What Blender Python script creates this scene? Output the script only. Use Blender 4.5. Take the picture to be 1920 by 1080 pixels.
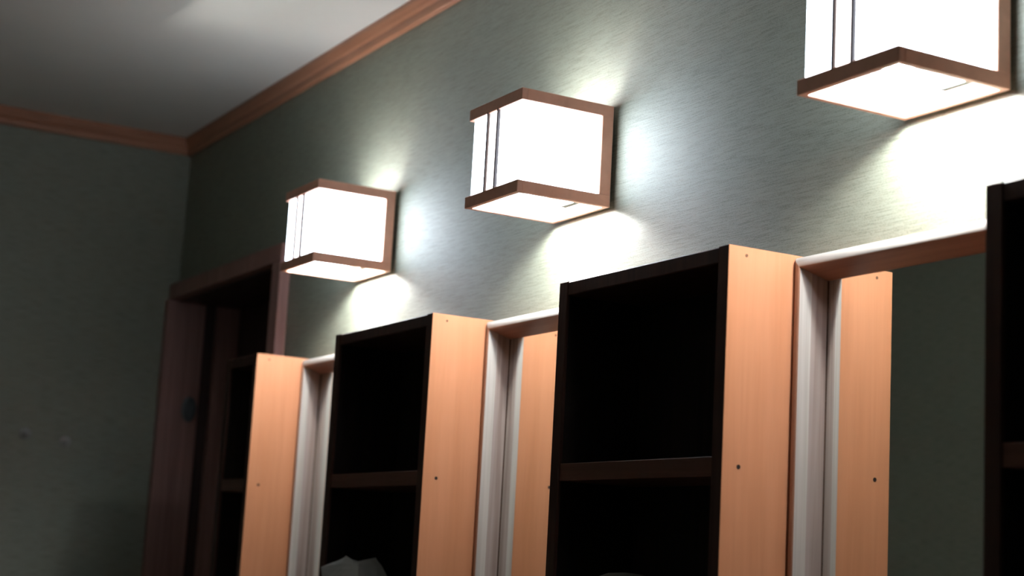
import bpy, bmesh, math, random
from mathutils import Matrix, Vector, noise

# ------------------------------------------------------------------ clean
for o in list(bpy.data.objects):
    bpy.data.objects.remove(o, do_unlink=True)
S = bpy.context.scene
COL = S.collection

# ------------------------------------------------------------------ camera
# x runs along the lamp wall (towards the viewer), y goes into the wall, z is up;
# z = 0 is the top of the cabinets, 1.8 m above the floor.
cam = bpy.data.cameras.new('camera')
cam_ob = bpy.data.objects.new('camera', cam)
COL.objects.link(cam_ob)
cam.sensor_width = 36.0
cam.lens = 57.807
cam.clip_start = 0.05
RX, RY, RZ = math.radians(99.442), math.radians(3.167), math.radians(61.101)
cam_ob.matrix_world = (Matrix.Translation((1.9283, -1.5766, -0.4790)) @ Matrix.Rotation(RZ, 4, 'Z')
                       @ Matrix.Rotation(RX, 4, 'X') @ Matrix.Rotation(RY, 4, 'Z'))
cam.dof.use_dof = True
cam.dof.focus_distance = 2.76
cam.dof.aperture_fstop = 3.4
S.camera = cam_ob

# ------------------------------------------------------------------ world, exposure
w = bpy.data.worlds.new('world')
S.world = w
w.use_nodes = True
w.node_tree.nodes['Background'].inputs[0].default_value = (0, 0, 0, 1)
w.node_tree.nodes['Background'].inputs[1].default_value = 0.0
vs = S.view_settings
vs.view_transform = 'Standard'
vs.look = 'None'
vs.gamma = 1.0
vs.use_curve_mapping = False
vs.exposure = 0.0
PANEL_E = 17.5       # pane on the bulb's side
PANE_FRONT_E = 8.5
PANE_LEFT_E = 8.5
BULB_E = 620.0

# ------------------------------------------------------------------ materials
def mat(name):
    m = bpy.data.materials.new(name)
    m.use_nodes = True
    nt = m.node_tree
    return m, nt, nt.nodes['Principled BSDF']

def wood(name, c1, c2, scale=(60, 60, 2.2), rough=0.42, spec=0.4, bump=0.06, contrast=(0.35, 0.68), fine=0.25):
    """long-grained wood; grain runs along the axis with the small scale"""
    m, nt, b = mat(name)
    N, L = nt.nodes, nt.links
    tc = N.new('ShaderNodeTexCoord')
    oi = N.new('ShaderNodeObjectInfo')
    add = N.new('ShaderNodeVectorMath'); add.operation = 'ADD'
    mul = N.new('ShaderNodeMath'); mul.operation = 'MULTIPLY'; mul.inputs[1].default_value = 7.3
    L.new(oi.outputs['Random'], mul.inputs[0])
    L.new(tc.outputs['Object'], add.inputs[0]); L.new(mul.outputs[0], add.inputs[1])
    mp = N.new('ShaderNodeMapping'); mp.inputs['Scale'].default_value = scale
    L.new(add.outputs[0], mp.inputs['Vector'])
    n1 = N.new('ShaderNodeTexNoise'); n1.inputs['Scale'].default_value = 1.0
    n1.inputs['Detail'].default_value = 5; n1.inputs['Roughness'].default_value = 0.6
    n1.inputs['Distortion'].default_value = 0.6
    L.new(mp.outputs[0], n1.inputs['Vector'])
    n2 = N.new('ShaderNodeTexNoise'); n2.inputs['Scale'].default_value = 5.0; n2.inputs['Detail'].default_value = 2
    L.new(mp.outputs[0], n2.inputs['Vector'])
    r = N.new('ShaderNodeValToRGB')
    r.color_ramp.elements[0].position = contrast[0]; r.color_ramp.elements[0].color = (*c1, 1)
    r.color_ramp.elements[1].position = contrast[1]; r.color_ramp.elements[1].color = (*c2, 1)
    L.new(n1.outputs['Fac'], r.inputs[0])
    mx = N.new('ShaderNodeMix'); mx.data_type = 'RGBA'; mx.blend_type = 'MULTIPLY'
    mx.inputs['Factor'].default_value = fine
    L.new(r.outputs[0], mx.inputs[6])
    r2 = N.new('ShaderNodeValToRGB')
    r2.color_ramp.elements[0].position = 0.3; r2.color_ramp.elements[0].color = (0.55, 0.5, 0.45, 1)
    r2.color_ramp.elements[1].position = 0.6; r2.color_ramp.elements[1].color = (1, 1, 1, 1)
    L.new(n2.outputs['Fac'], r2.inputs[0]); L.new(r2.outputs[0], mx.inputs[7])
    L.new(mx.outputs[2], b.inputs['Base Color'])
    b.inputs['Roughness'].default_value = rough
    b.inputs['Specular IOR Level'].default_value = spec
    bp = N.new('ShaderNodeBump'); bp.inputs['Strength'].default_value = bump; bp.inputs['Distance'].default_value = 0.002
    L.new(n2.outputs['Fac'], bp.inputs['Height']); L.new(bp.outputs[0], b.inputs['Normal'])
    return m

def plain(name, c, rough=0.5, metal=0.0, spec=0.4, var=0.12, nscale=14.0, bump=0.0):
    m, nt, b = mat(name)
    N, L = nt.nodes, nt.links
    tc = N.new('ShaderNodeTexCoord')
    n = N.new('ShaderNodeTexNoise'); n.inputs['Scale'].default_value = nscale; n.inputs['Detail'].default_value = 4
    L.new(tc.outputs['Object'], n.inputs['Vector'])
    r = N.new('ShaderNodeValToRGB')
    r.color_ramp.elements[0].position = 0.3; r.color_ramp.elements[0].color = tuple(x * (1 - var) for x in c) + (1,)
    r.color_ramp.elements[1].position = 0.7; r.color_ramp.elements[1].color = tuple(min(1, x * (1 + var)) for x in c) + (1,)
    L.new(n.outputs['Fac'], r.inputs[0]); L.new(r.outputs[0], b.inputs['Base Color'])
    b.inputs['Roughness'].default_value = rough; b.inputs['Metallic'].default_value = metal
    b.inputs['Specular IOR Level'].default_value = spec
    if bump:
        bp = N.new('ShaderNodeBump'); bp.inputs['Strength'].default_value = bump; bp.inputs['Distance'].default_value = 0.002
        L.new(n.outputs['Fac'], bp.inputs['Height']); L.new(bp.outputs[0], b.inputs['Normal'])
    return m

def wallpaper(name, ca, cb):
    """woven grey-green wallpaper: short horizontal threads with a fine vertical weave"""
    m, nt, b = mat(name)
    N, L = nt.nodes, nt.links
    tc = N.new('ShaderNodeTexCoord')
    def nz(sc, det):
        mp = N.new('ShaderNodeMapping'); mp.inputs['Scale'].default_value = sc
        L.new(tc.outputs['Object'], mp.inputs['Vector'])
        n = N.new('ShaderNodeTexNoise'); n.inputs['Scale'].default_value = 1.0; n.inputs['Detail'].default_value = det
        L.new(mp.outputs[0], n.inputs['Vector'])
        return n
    a = nz((20, 20, 700), 1)
    c = nz((520, 520, 520), 1)
    ad = N.new('ShaderNodeMath'); ad.operation = 'MULTIPLY_ADD'; ad.inputs[1].default_value = 0.9
    L.new(c.outputs['Fac'], ad.inputs[0]); L.new(a.outputs['Fac'], ad.inputs[2])
    r = N.new('ShaderNodeValToRGB')
    r.color_ramp.elements[0].position = 0.72; r.color_ramp.elements[0].color = (*ca, 1)
    r.color_ramp.elements[1].position = 1.0; r.color_ramp.elements[1].color = (*cb, 1)
    L.new(ad.outputs[0], r.inputs[0]); L.new(r.outputs[0], b.inputs['Base Color'])
    b.inputs['Roughness'].default_value = 0.64      # vinyl: a soft gloss that mirrors the bright panes
    b.inputs['Specular IOR Level'].default_value = 1.0
    b.inputs['Anisotropic'].default_value = 0.6      # horizontal threads stretch highlights upright
    tg = N.new('ShaderNodeCombineXYZ'); tg.inputs[2].default_value = 1.0
    L.new(tg.outputs[0], b.inputs['Tangent'])
    bp = N.new('ShaderNodeBump'); bp.inputs['Strength'].default_value = 0.14; bp.inputs['Distance'].default_value = 0.002
    L.new(ad.outputs[0], bp.inputs['Height']); L.new(bp.outputs[0], b.inputs['Normal'])
    return m

def glow(name, c, e):
    m, nt, b = mat(name)
    b.inputs['Base Color'].default_value = (0.8, 0.8, 0.8, 1)
    b.inputs['Emission Color'].default_value = (*c, 1)
    b.inputs['Emission Strength'].default_value = e
    return m

M_WALL = wallpaper('woven_wallpaper', (0.148, 0.163, 0.124), (0.255, 0.272, 0.216))
M_CEIL = plain('ceiling_plaster', (0.75, 0.74, 0.69), rough=0.9, var=0.03, nscale=3.0)
M_FLOOR = wood('floor_wood', (0.10, 0.06, 0.04), (0.17, 0.10, 0.06), scale=(2, 30, 30))
M_TRIM_X = wood('trim_wood_along_x', (0.40, 0.18, 0.10), (0.52, 0.25, 0.15), scale=(2.2, 60, 60))
M_TRIM_Y = wood('trim_wood_along_y', (0.40, 0.18, 0.10), (0.52, 0.25, 0.15), scale=(60, 2.2, 60))
M_ORANGE = wood('orange_veneer', (0.52, 0.225, 0.113), (0.58, 0.262, 0.140), scale=(24, 24, 1.3), rough=0.4, spec=0.35, bump=0.02, fine=0.10)
M_DARK = wood('dark_stained_wood', (0.045, 0.018, 0.012), (0.075, 0.030, 0.02), rough=0.5, spec=0.25)
M_SHELF = wood('stained_shelf_lit_tone', (0.105, 0.043, 0.029), (0.155, 0.063, 0.042), scale=(2.2, 60, 60), rough=0.5, spec=0.25)  # lighter than the side edges: stronger light on shelf fronts put into the colour
M_INNER = wood('black_brown_inner_wood', (0.014, 0.010, 0.009), (0.022, 0.015, 0.012), rough=0.7, spec=0.1)
M_FRAME_X = wood('frame_wood_along_x', (0.24, 0.11, 0.07), (0.32, 0.155, 0.10), scale=(2.2, 70, 70), rough=0.35)
M_FRAME_Z = wood('frame_wood_upright', (0.27, 0.13, 0.08), (0.34, 0.175, 0.115), scale=(70, 70, 2.2), rough=0.35)
M_PALE = wood('pale_limed_wood', (0.37, 0.335, 0.305), (0.475, 0.45, 0.42), scale=(60, 60, 1.0), rough=0.5, contrast=(0.36, 0.60), fine=0.2)
M_RAIL_HIGHLIGHT = wood('pale_rail_highlight_along_x', (0.37, 0.335, 0.305), (0.475, 0.45, 0.42), scale=(1.0, 60, 60), rough=0.5, contrast=(0.36, 0.60), fine=0.2)  # rail beads only: lamp highlight put into the colour as pale wood
M_PINK = wood('pinkish_limed_wood', (0.22, 0.165, 0.145), (0.34, 0.28, 0.255), scale=(60, 60, 1.0), rough=0.5, contrast=(0.36, 0.60), fine=0.2)
M_LAMPWOOD = wood('lamp_wood', (0.72, 0.37, 0.26), (0.82, 0.44, 0.32), scale=(18, 18, 18), rough=0.4, fine=0.08, bump=0.02)
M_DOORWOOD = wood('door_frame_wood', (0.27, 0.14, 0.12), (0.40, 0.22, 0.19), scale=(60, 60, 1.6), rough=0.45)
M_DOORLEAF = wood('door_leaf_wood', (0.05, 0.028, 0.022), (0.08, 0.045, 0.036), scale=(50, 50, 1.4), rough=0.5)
M_PANEL = glow('glowing_white_diffuser', (0.78, 0.88, 1.0), PANEL_E)
M_PANEF = glow('glowing_front_diffuser', (0.78, 0.88, 1.0), PANE_FRONT_E)
M_PANEL_DIM = glow('softer_glowing_diffuser', (0.78, 0.88, 1.0), PANE_LEFT_E)
M_SLAT = glow('glowing_pinkish_slat', (1.0, 0.90, 0.88), 6.0)
M_BULB = glow('lit_bulb', (0.97, 1.0, 0.98), BULB_E)
M_WHITE = plain('white_enamel', (0.82, 0.82, 0.80), rough=0.5, var=0.02)
M_WIRE = plain('dark_wire', (0.03, 0.02, 0.02), rough=0.5)
M_STEEL = plain('grey_metal', (0.16, 0.18, 0.19), rough=0.35, metal=0.8, var=0.05)
M_HOOK = plain('pale_hook', (0.36, 0.36, 0.36), rough=0.4, var=0.05)
M_HOLE_SEAM = plain('dark_hole_and_seam_shade', (0.02, 0.012, 0.008), rough=0.9)
M_NICK = plain('filled_hole', (0.16, 0.075, 0.04), rough=0.8)
M_PAPER = plain('white_crumpled_plastic', (0.46, 0.46, 0.455), rough=0.55, var=0.05, nscale=30, bump=0.2)
M_JAR = plain('olive_grey_ceramic', (0.30, 0.28, 0.23), rough=0.5, var=0.06)
M_MIRROR, _nt, _b = mat('mirror_silver')
_b.inputs['Base Color'].default_value = (0.86, 0.88, 0.86, 1)
_b.inputs['Metallic'].default_value = 1.0
_b.inputs['Roughness'].default_value = 0.0

# ------------------------------------------------------------------ helpers
def box(bm, x0, x1, y0, y1, z0, z1, bev=0.0, mi=0, seg=1):
    vs_ = [bm.verts.new((x, y, z)) for x in (x0, x1) for y in (y0, y1) for z in (z0, z1)]
    f = [(0, 1, 3, 2), (4, 6, 7, 5), (0, 4, 5, 1), (2, 3, 7, 6), (0, 2, 6, 4), (1, 5, 7, 3)]
    fs = [bm.faces.new([vs_[i] for i in q]) for q in f]
    for q in fs: q.material_index = mi
    if bev:
        es = set(e for q in fs for e in q.edges)
        bmesh.ops.bevel(bm, geom=list(es), offset=bev, segments=seg, affect='EDGES', profile=0.5)
    return fs

def obj(name, bm, mats, parent=None, loc=None, smooth=False):
    me = bpy.data.meshes.new(name)
    bmesh.ops.recalc_face_normals(bm, faces=bm.faces[:])
    bm.to_mesh(me); bm.free()
    for m in (mats if isinstance(mats, (list, tuple)) else [mats]): me.materials.append(m)
    if smooth:
        for p in me.polygons: p.use_smooth = True
    o = bpy.data.objects.new(name, me)
    COL.objects.link(o)
    if parent: o.parent = parent
    if loc: o.location = loc
    return o

def bx(name, ext, m, parent=None, bev=0.0015, label=None):
    bm = bmesh.new(); box(bm, *ext, bev=bev)
    o = obj(name, bm, m, parent)
    if label: o['label'] = label
    return o

def thing(name, label, cat, loc, group=None, kind=None):
    o = bpy.data.objects.new(name, None)
    o.empty_display_size = 0.05
    COL.objects.link(o); o.location = loc
    if kind: o['kind'] = kind
    if label: o['label'] = label
    if cat: o['category'] = cat
    if group: o['group'] = group
    return o

def struct(name, bm, m):
    o = obj(name, bm, m); o['kind'] = 'structure'; return o

def copy_tree(o, parent=None):
    c = o.copy(); COL.objects.link(c)
    if parent: c.parent = parent
    for ch in list(o.children): copy_tree(ch, c)
    return c

def extrude_profile(bm, pts, a, b, axis):
    """closed profile swept straight along x (pts = y,z) or y (pts = x,z)"""
    A = [bm.verts.new((a, p, z) if axis == 'x' else (p, a, z)) for p, z in pts]
    B = [bm.verts.new((b, p, z) if axis == 'x' else (p, b, z)) for p, z in pts]
    n = len(pts)
    for i in range(n): bm.faces.new((A[i], A[(i + 1) % n], B[(i + 1) % n], B[i]))
    bm.faces.new(A); bm.faces.new(B[::-1])

def lathe(bm, prof, c, axis='z', n=28, mi=0):
    rings = []
    for r, h in prof:
        ring = []
        for k in range(n):
            t = 2 * math.pi * k / n
            a, b2 = r * math.cos(t), r * math.sin(t)
            p = (a, b2, h) if axis == 'z' else ((h, a, b2) if axis == 'x' else (a, h, b2))
            ring.append(bm.verts.new(Vector(p) + Vector(c)))
        rings.append(ring)
    for A, B in zip(rings, rings[1:]):
        for k in range(n):
            f = bm.faces.new((A[k], A[(k + 1) % n], B[(k + 1) % n], B[k])); f.material_index = mi
    for R_ in (rings[0], rings[-1]):
        f = bm.faces.new(R_); f.material_index = mi

# ------------------------------------------------------------------ room shell
YW = 0.010          # face of the lamp wall
XF = -3.1556        # face of the far wall
H = 0.8154          # ceiling
ZF = -1.80          # floor
YO = -1.95           # opposite wall
XB = 3.2            # wall behind the camera
DX0, DX1, DZ = -3.13, -2.215, 0.285    # doorway

bm = bmesh.new()
box(bm, DX1, XB + 0.1, YW, YW + 0.22, ZF - 0.1, H + 0.1)
box(bm, XF - 0.1, DX1, YW, YW + 0.22, DZ, H + 0.1)
box(bm, XF - 0.1, DX0 - 0.025, YW, YW + 0.22, ZF - 0.1, DZ)
struct('wall_right', bm, M_WALL)
bm = bmesh.new(); box(bm, XF - 0.1, XF, YO - 0.1, YW, ZF - 0.1, H + 0.1); struct('wall_far', bm, M_WALL)
bm = bmesh.new(); box(bm, XF - 0.1, XB + 0.1, YO - 0.1, YO, ZF - 0.1, H + 0.1); struct('wall_left', bm, M_WALL)
bm = bmesh.new(); box(bm, XB, XB + 0.1, YO - 0.1, YW + 0.2, ZF - 0.1, H + 0.1); struct('wall_back', bm, M_WALL)
bm = bmesh.new(); box(bm, XF - 0.1, XB + 0.1, YO - 0.1, YW + 0.3, H, H + 0.1); struct('ceiling', bm, M_CEIL)
bm = bmesh.new(); box(bm, XF - 0.1, XB + 0.1, YO - 0.1, YW + 0.3, ZF - 0.1, ZF); struct('floor', bm, M_FLOOR)

# wooden cornice under the ceiling: upper fascia with a lower rounded bead
ZT = 0.7627
def trim_pts(w, s):   # distances from the wall face
    p = [(0, ZT), (0.010, ZT), (0.014, ZT + 0.003), (0.0155, ZT + 0.012), (0.0155, ZT + 0.020), (0.022, ZT + 0.026),
         (0.030, ZT + 0.042), (0.030, H), (0, H)]
    return [(w + s * d, z) for d, z in p]
bm = bmesh.new(); extrude_profile(bm, trim_pts(YW, -1), XF, XB, 'x'); struct('trim_1', bm, M_TRIM_X)
bm = bmesh.new(); extrude_profile(bm, trim_pts(XF, 1), YO, YW, 'y'); struct('trim_2', bm, M_TRIM_Y)

# doorway beside the far corner
d = thing('door_1', 'dark wooden doorway in the corner by the far wall', None, (-2.67, YW, ZF), kind='structure')
def dpart(name, ext, m, bev=0.002, label=None):
    e = (ext[0] + 2.67, ext[1] + 2.67, ext[2] - YW, ext[3] - YW, ext[4] - ZF, ext[5] - ZF)
    return bx(name, e, m, d, bev, label)
dpart('casing', (-2.245, -2.183, -0.020, YW, ZF, DZ), M_DOORWOOD)
dpart('header', (XF, -2.183, -0.020, YW, DZ, 0.335), M_DOORWOOD)
dpart('jamb', (XF, DX0, -0.030, 0.098, ZF, DZ), M_DOORWOOD)
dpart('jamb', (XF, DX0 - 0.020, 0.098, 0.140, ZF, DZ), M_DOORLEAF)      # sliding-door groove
dpart('jamb', (XF, DX0, 0.140, 0.215, ZF, DZ), M_DOORWOOD)
dpart('jamb', (DX1 - 0.004, DX1 + 0.0, YW, 0.215, ZF, DZ), M_DOORWOOD)
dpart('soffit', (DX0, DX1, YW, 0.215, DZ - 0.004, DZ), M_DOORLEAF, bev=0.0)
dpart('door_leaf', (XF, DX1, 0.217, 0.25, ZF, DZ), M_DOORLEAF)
bm = bmesh.new()
lathe(bm, [(0.024, 0), (0.024, 0.003), (0.021, 0.0045), (0.012, 0.0045), (0.010, 0.002), (0.0001, 0.002)], (0, 0, 0), 'x', 24)
for v in bm.verts: v.co.z *= 1.7
o = obj('strike_plate', bm, M_STEEL, d, (DX0 + 2.67, 0.068 - YW, -0.058 - ZF), smooth=False)
o['label'] = 'grey oval metal strike plate'

# ------------------------------------------------------------------ box wall lamps
LW, LD, LZ0, LZ1, HB = 0.2018, 0.1945, 0.1725, 0.3644, 0.0219
LH = LZ1 - LZ0
def make_lamp(label):
    t = thing('wall_lamp', label, 'lamp', (0, YW, LZ0), 'box wall lamps over the mirrors')
    hw = LW / 2
    yw = -YW                     # local y of the y = 0 plane
    yf = -LD + yw                # front face
    bx('mounting_plate', (-hw + .02, hw - .02, -0.008, 0, .015, LH - .015), M_WIRE, t)
    bx('back_plate', (-hw + .004, hw - .004, yw - 0.006, -0.007, .004, LH - .004), M_WHITE, t)
    for s in (-1, 1):
        x0, x1 = (-hw, -hw + .012) if s < 0 else (hw - .012, hw)
        bx('post', (x0, x1, yw - .022, yw + .002, HB - .001, LH - HB + .001), M_LAMPWOOD, t, 0.001)
    for nm, z0 in (('bottom_band', 0), ('top_band', LH - HB)):
        bm = bmesh.new()
        th = .011
        box(bm, -hw, hw, yf, yf + th, z0, z0 + HB, .0008)
        box(bm, -hw, -hw + th, yf + th, yw + .002, z0, z0 + HB, .0008)
        box(bm, hw - th, hw, yf + th, yw + .002, z0, z0 + HB, .0008)
        box(bm, -hw + th, hw - th, yw - .007, yw + .002, z0, z0 + HB, .0008)
        obj(nm, bm, M_LAMPWOOD, t)
    ins = .008
    pz0, pz1 = HB - .004, LH - HB + .004
    bx('front_diffuser', (-hw + ins, hw - ins, yf + ins, yf + ins + .0025, pz0, pz1), M_PANEF, t, 0, 'glowing white front pane')
    for s in (-1, 1):
        x = s * (hw - ins)
        bx('side_diffuser', (min(x, x - s * .0025), max(x, x - s * .0025), yf + ins + .0026, yw - .010, pz0, pz1), M_PANEL if s > 0 else M_PANEL_DIM, t, 0)
    # two thin dark uprights on the front pane with a slim slat between them
    xa, xb = -hw + .36 * LW, -hw + .55 * LW
    for x in (xa, xb):
        bx('muntin', (x - .0026, x + .0026, yf + .000, yf + .006, HB - .003, LH - HB + .003), M_WIRE, t, .0005)
    bx('slat', (xa + .0028, xb - .0028, yf + .0045, yf + .0075, HB - .003, LH - HB + .003), M_SLAT, t, 0, 'slim pinkish glowing slat')
    # bulb lying along the lamp in a socket on the left, under an added white strip blocking upward light
    bm = bmesh.new()
    bmesh.ops.create_uvsphere(bm, u_segments=16, v_segments=10, radius=.017)
    for v in bm.verts: v.co.x *= 2.35
    obj('bulb', bm, M_BULB, t, (.004, yw - .095, .047), smooth=True)
    bm = bmesh.new()
    lathe(bm, [(.009, -hw + ins + .003), (.012, -hw + ins + .003), (.012, -.056), (.010, -.052), (.010, -.033), (.0001, -.033)], (0, yw - .095, .047), 'x', 20)
    obj('socket', bm, M_WHITE, t)
    bx('added_light_block', (-.050, .046, yw - .108, yw - .083, .0655, .0675), M_WHITE, t, 0)
    bx('added_block_arm', (-.050, -.040, yw - .080, yw - .0065, .0657, .0673), M_WHITE, t, 0)
    bm = bmesh.new(); box(bm, hw - .062, hw - .0105, yw - .068, yw - .055, .0002, .0012); obj('wire_clip', bm, M_WIRE, t)
    return t
lamp = make_lamp('box wall lamp farthest left, above the mirror nearest the doorway')
lamp.location.x = -1.621
l2 = copy_tree(lamp); l2.location.x = -0.678
l2['label'] = 'middle box wall lamp of the three, whole and sharp'
l3 = copy_tree(lamp); l3.location.x = 0.302
l3['label'] = 'nearest and largest box wall lamp, cut off by the top of the photo'

# ------------------------------------------------------------------ open shelf cabinets
CD = 0.1508 + YW - 0.0005     # depth
CB = -1.02                    # underside
TP = 0.0265
def make_cabinet(wd, label, x_right):
    t = thing('open_cabinet', label, 'cabinet', (x_right - wd / 2, YW - 0.0005, CB), 'open shelf cabinets along the wall')
    hw = wd / 2; ht = -CB
    for s in (-1, 1):
        bm = bmesh.new()
        x0, x1 = (-hw, -hw + TP) if s < 0 else (hw - TP, hw)
        box(bm, x0, x1, -CD, 0, 0, ht, .0008)
        bm.normal_update()
        for f in bm.faces:
            if f.normal.x * s > .5 or f.normal.z > .8: f.material_index = 1
        sp = obj('side_panel', bm, [M_DARK, M_ORANGE], t)
        sp['label'] = 'side panel, orange veneer outside and dark front edge'
        for hy, hz, hm, hk in ((-0.118, -0.013, M_NICK, .75), (-0.121, -0.3255, M_HOLE_SEAM, 1.0)):
            b2 = bmesh.new()
            xo = s * hw
            prof = [(.0034, 0.0), (.0034, s * .0004), (.0027, s * .0006), (.0023, s * .0002), (.0001, s * .0002)]
            prof = [(a * hk, h) for a, h in prof]
            lathe(b2, prof, (0, 0, 0), 'x', 12)
            obj('screw_hole', b2, hm, sp, (xo, hy - YW, hz - CB))
    bx('top_panel', (-hw + TP, hw - TP, -CD + .0012, 0, ht - .025, ht - .001), M_DARK, t)
    bx('bottom_panel', (-hw + TP, hw - TP, -CD + .0012, 0, 0, .025), M_DARK, t)
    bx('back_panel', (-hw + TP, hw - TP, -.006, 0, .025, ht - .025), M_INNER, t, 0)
    for z1 in (-.3117, -.6510):
        bm = bmesh.new()
        box(bm, -hw + TP, hw - TP, -CD + .0025, -.0065, z1 - .029 - CB, z1 - CB, .0008)
        obj('shelf', bm, M_SHELF, t)
    # near-black sheets over the inner side faces
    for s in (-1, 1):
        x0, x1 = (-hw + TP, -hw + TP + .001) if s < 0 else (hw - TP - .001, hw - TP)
        bx('inner_sheet', (x0, x1, -CD + .006, -.0065, .025, ht - .025), M_INNER, t, 0)
    return t
WD = 0.4847
AR, BR, CR, DL = -1.9488, -0.9728, 0.0, 0.5109
cC = make_cabinet(WD, 'open dark-fronted cabinet with orange side, in sharp focus at centre right', CR)
cB = copy_tree(cC); cB.location.x = BR - WD / 2
cB['label'] = 'open dark-fronted cabinet with crumpled white bag on its lower shelf'
cD = copy_tree(cC); cD.location.x = DL + WD / 2
cD['label'] = 'black cabinet front at the right edge of the photo, mostly cut off'
cA = make_cabinet(AR + 2.170, 'narrow open cabinet farthest left, standing against the doorway casing', AR)

# ------------------------------------------------------------------ framed mirrors
YM = 0.0078
def make_mirror(xl, xr, label):
    zt, zb = -0.0039, -0.96
    cx = (xl + xr) / 2; cz = zb
    t = thing('framed_mirror', label, 'mirror', (cx, YW, cz), 'framed mirrors between the cabinets')
    e = -0.0336
    prof = [(0, YW - .0002), (0, e + .012)]
    for k in range(1, 7):
        a = math.pi / 2 * k / 6
        prof.append((.012 - .012 * math.cos(a), e + .012 - .012 * math.sin(a)))
    prof += [(.0165, e), (.0180, e + .0012)]
    n_front = len(prof) - 1
    prof += [(.0255, -.0156), (.0352, YM - .0016), (.0352, YM - .0002), (.0352, YW - .0002)]
    n = len(prof)
    def P(side, s, y, end):
        if side in 'TB':
            x = xl + s if end == 0 else xr - s
            z = zt - s if side == 'T' else zb + s
        else:
            x = xl + s if side == 'L' else xr - s
            z = zt - s if end == 0 else zb + s
        return (x - cx, y - YW, z - cz)
    for side, nm in (('T', 'frame_rail'), ('B', 'frame_rail'), ('L', 'frame_stile'), ('R', 'frame_stile')):
        bm = bmesh.new()
        A = [bm.verts.new(P(side, s, y, 0)) for s, y in prof]
        B = [bm.verts.new(P(side, s, y, 1)) for s, y in prof]
        for i in range(n):
            f = bm.faces.new((A[i], A[(i + 1) % n], B[(i + 1) % n], B[i]))
            f.material_index = 1 if ((i == n_front and side in 'LR') or (side in 'TB' and 1 <= i < n_front - 1)) else (2 if i == n_front + 1 and side in 'LR' else (3 if i == n_front + 2 and side in 'LR' else 0))  # last stile strip at the glass: seam shade put into the colour
            f.smooth = 2 <= i < 8
        bm.faces.new([bm.verts.new(v.co) for v in A]); bm.faces.new([bm.verts.new(v.co) for v in B[::-1]])
        o = obj(nm, bm, [M_FRAME_X, M_RAIL_HIGHLIGHT, M_PINK, M_HOLE_SEAM] if side in 'TB' else [M_FRAME_Z, M_PALE, M_PINK, M_HOLE_SEAM], t)
        if side in 'LR': o['label'] = 'upright of the frame with a pale limed inner face'
    bx('glass', (xl + .030 - cx, xr - .030 - cx, YM - YW, -.0003, .030, zt - zb - .030), M_MIRROR, t, 0)
    return t
g = .0008
make_mirror(AR + g, BR - WD - g, 'framed mirror farthest left, a narrow strip between two cabinets')
make_mirror(BR + g, CR - WD - g, 'framed mirror under the middle wall lamp')
make_mirror(CR + g, DL - g, 'framed mirror at right reflecting the cabinet side and dark room')

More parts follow.
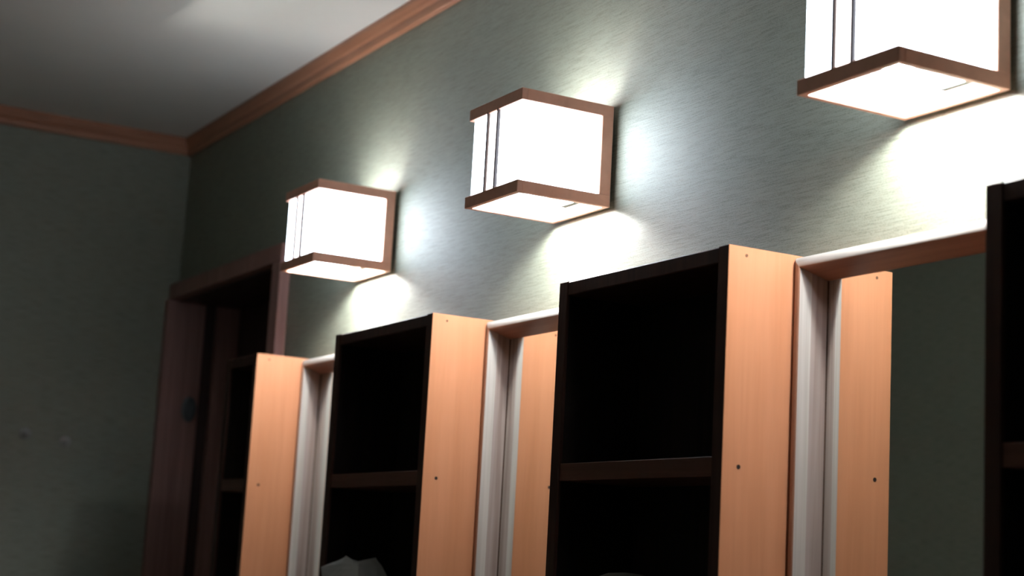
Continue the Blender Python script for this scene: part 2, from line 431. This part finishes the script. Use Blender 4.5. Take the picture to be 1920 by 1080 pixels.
# ------------------------------------------------------------------ small things
# crumpled white bag on the lower shelf of the middle-left cabinet
random.seed(4)
ZS = -0.6510
cx, cy = -1.325, -0.095
loops = [  # z above shelf, outline points (x, y) relative to (cx, cy)
    (0.000, [(-.060, -.050), (.0, -.058), (.070, -.048), (.075, .04), (.0, .06), (-.06, .05)]),
    (0.055, [(-.070, -.062), (.0, -.060), (.082, -.054), (.080, .045), (.0, .068), (-.07, .055)]),
    (0.110, [(-.072, -.070), (-.01, -.052), (.066, -.050), (.062, .03), (.0, .052), (-.055, .04)]),
    (0.150, [(-.060, -.060), (-.022, -.050), (.020, -.030), (.030, .018), (-.005, .03), (-.04, .02)]),
    (0.166, [(-.034, -.040, .162), (-.022, -.042, .166), (-.004, -.024, .154), (.026, .004, .165), (.006, .016, .165), (-.018, .002, .154)])]
bm = bmesh.new()
rings = []
for z, pts in loops:
    rings.append([bm.verts.new((q[0], q[1], q[2] if len(q) > 2 else z)) for q in pts])
for A, B in zip(rings, rings[1:]):
    for k in range(6): bm.faces.new((A[k], A[(k + 1) % 6], B[(k + 1) % 6], B[k]))
bm.faces.new(rings[0]); bm.faces.new(rings[-1])
# the sharp folded corner that pokes out at the front left
v = rings[3][0]; v.co = Vector((-.072, -.077, .137))
bmesh.ops.subdivide_edges(bm, edges=bm.edges[:], cuts=2, use_grid_fill=True)
for v in bm.verts:
    if v.co.z > .004:
        n = noise.noise_vector(v.co * 26 + Vector((3, 1, 7)))
        v.co += n * .0035 * min(1, (0.168 - v.co.z) * 30 + .25)
bmesh.ops.triangulate(bm, faces=bm.faces[:])
o = obj('crumpled_bag', bm, M_PAPER, None, (cx, cy, ZS))
o['label'] = 'crumpled white bag lying on a lower shelf, its corner poking out'
o['category'] = 'bag'

bm = bmesh.new()
lathe(bm, [(.050, 0), (.060, .004), (.064, .02), (.066, .09), (.062, .118), (.057, .124)], (0, 0, 0), 'z', 32)
t = thing('round_container', 'dim olive-grey container with a rounded top inside the centre right cabinet', 'container', (-.340, -.085, ZS))
obj('body', bm, M_JAR, t, smooth=True)
bm = bmesh.new()
lathe(bm, [(.062, .1245), (.063, .132), (.058, .145), (.046, .156), (.028, .163), (.0001, .165)], (0, 0, 0), 'z', 32)
obj('lid', bm, M_JAR, t, smooth=True)

# two small hooks on the far wall
def make_hook(y, z, label):
    t = thing('wall_hook', label, 'hook', (XF, y, z), 'small hooks on the far wall')
    bm = bmesh.new()
    lathe(bm, [(.017, .0), (.017, .003), (.014, .005), (.0001, .005)], (0, 0, 0), 'x', 18)
    obj('base', bm, M_HOOK, t, smooth=False)
    bm = bmesh.new()
    lathe(bm, [(.005, .004), (.005, .010), (.010, .012), (.011, .015), (.008, .018), (.0001, .019)], (0, 0, 0), 'x', 18)
    obj('peg', bm, M_HOOK, t, smooth=True)
    return t
make_hook(-0.427, -0.175, 'brighter small pale wall hook, the left one of two')
make_hook(-0.304, -0.190, 'fainter small pale wall hook, the right one of two')
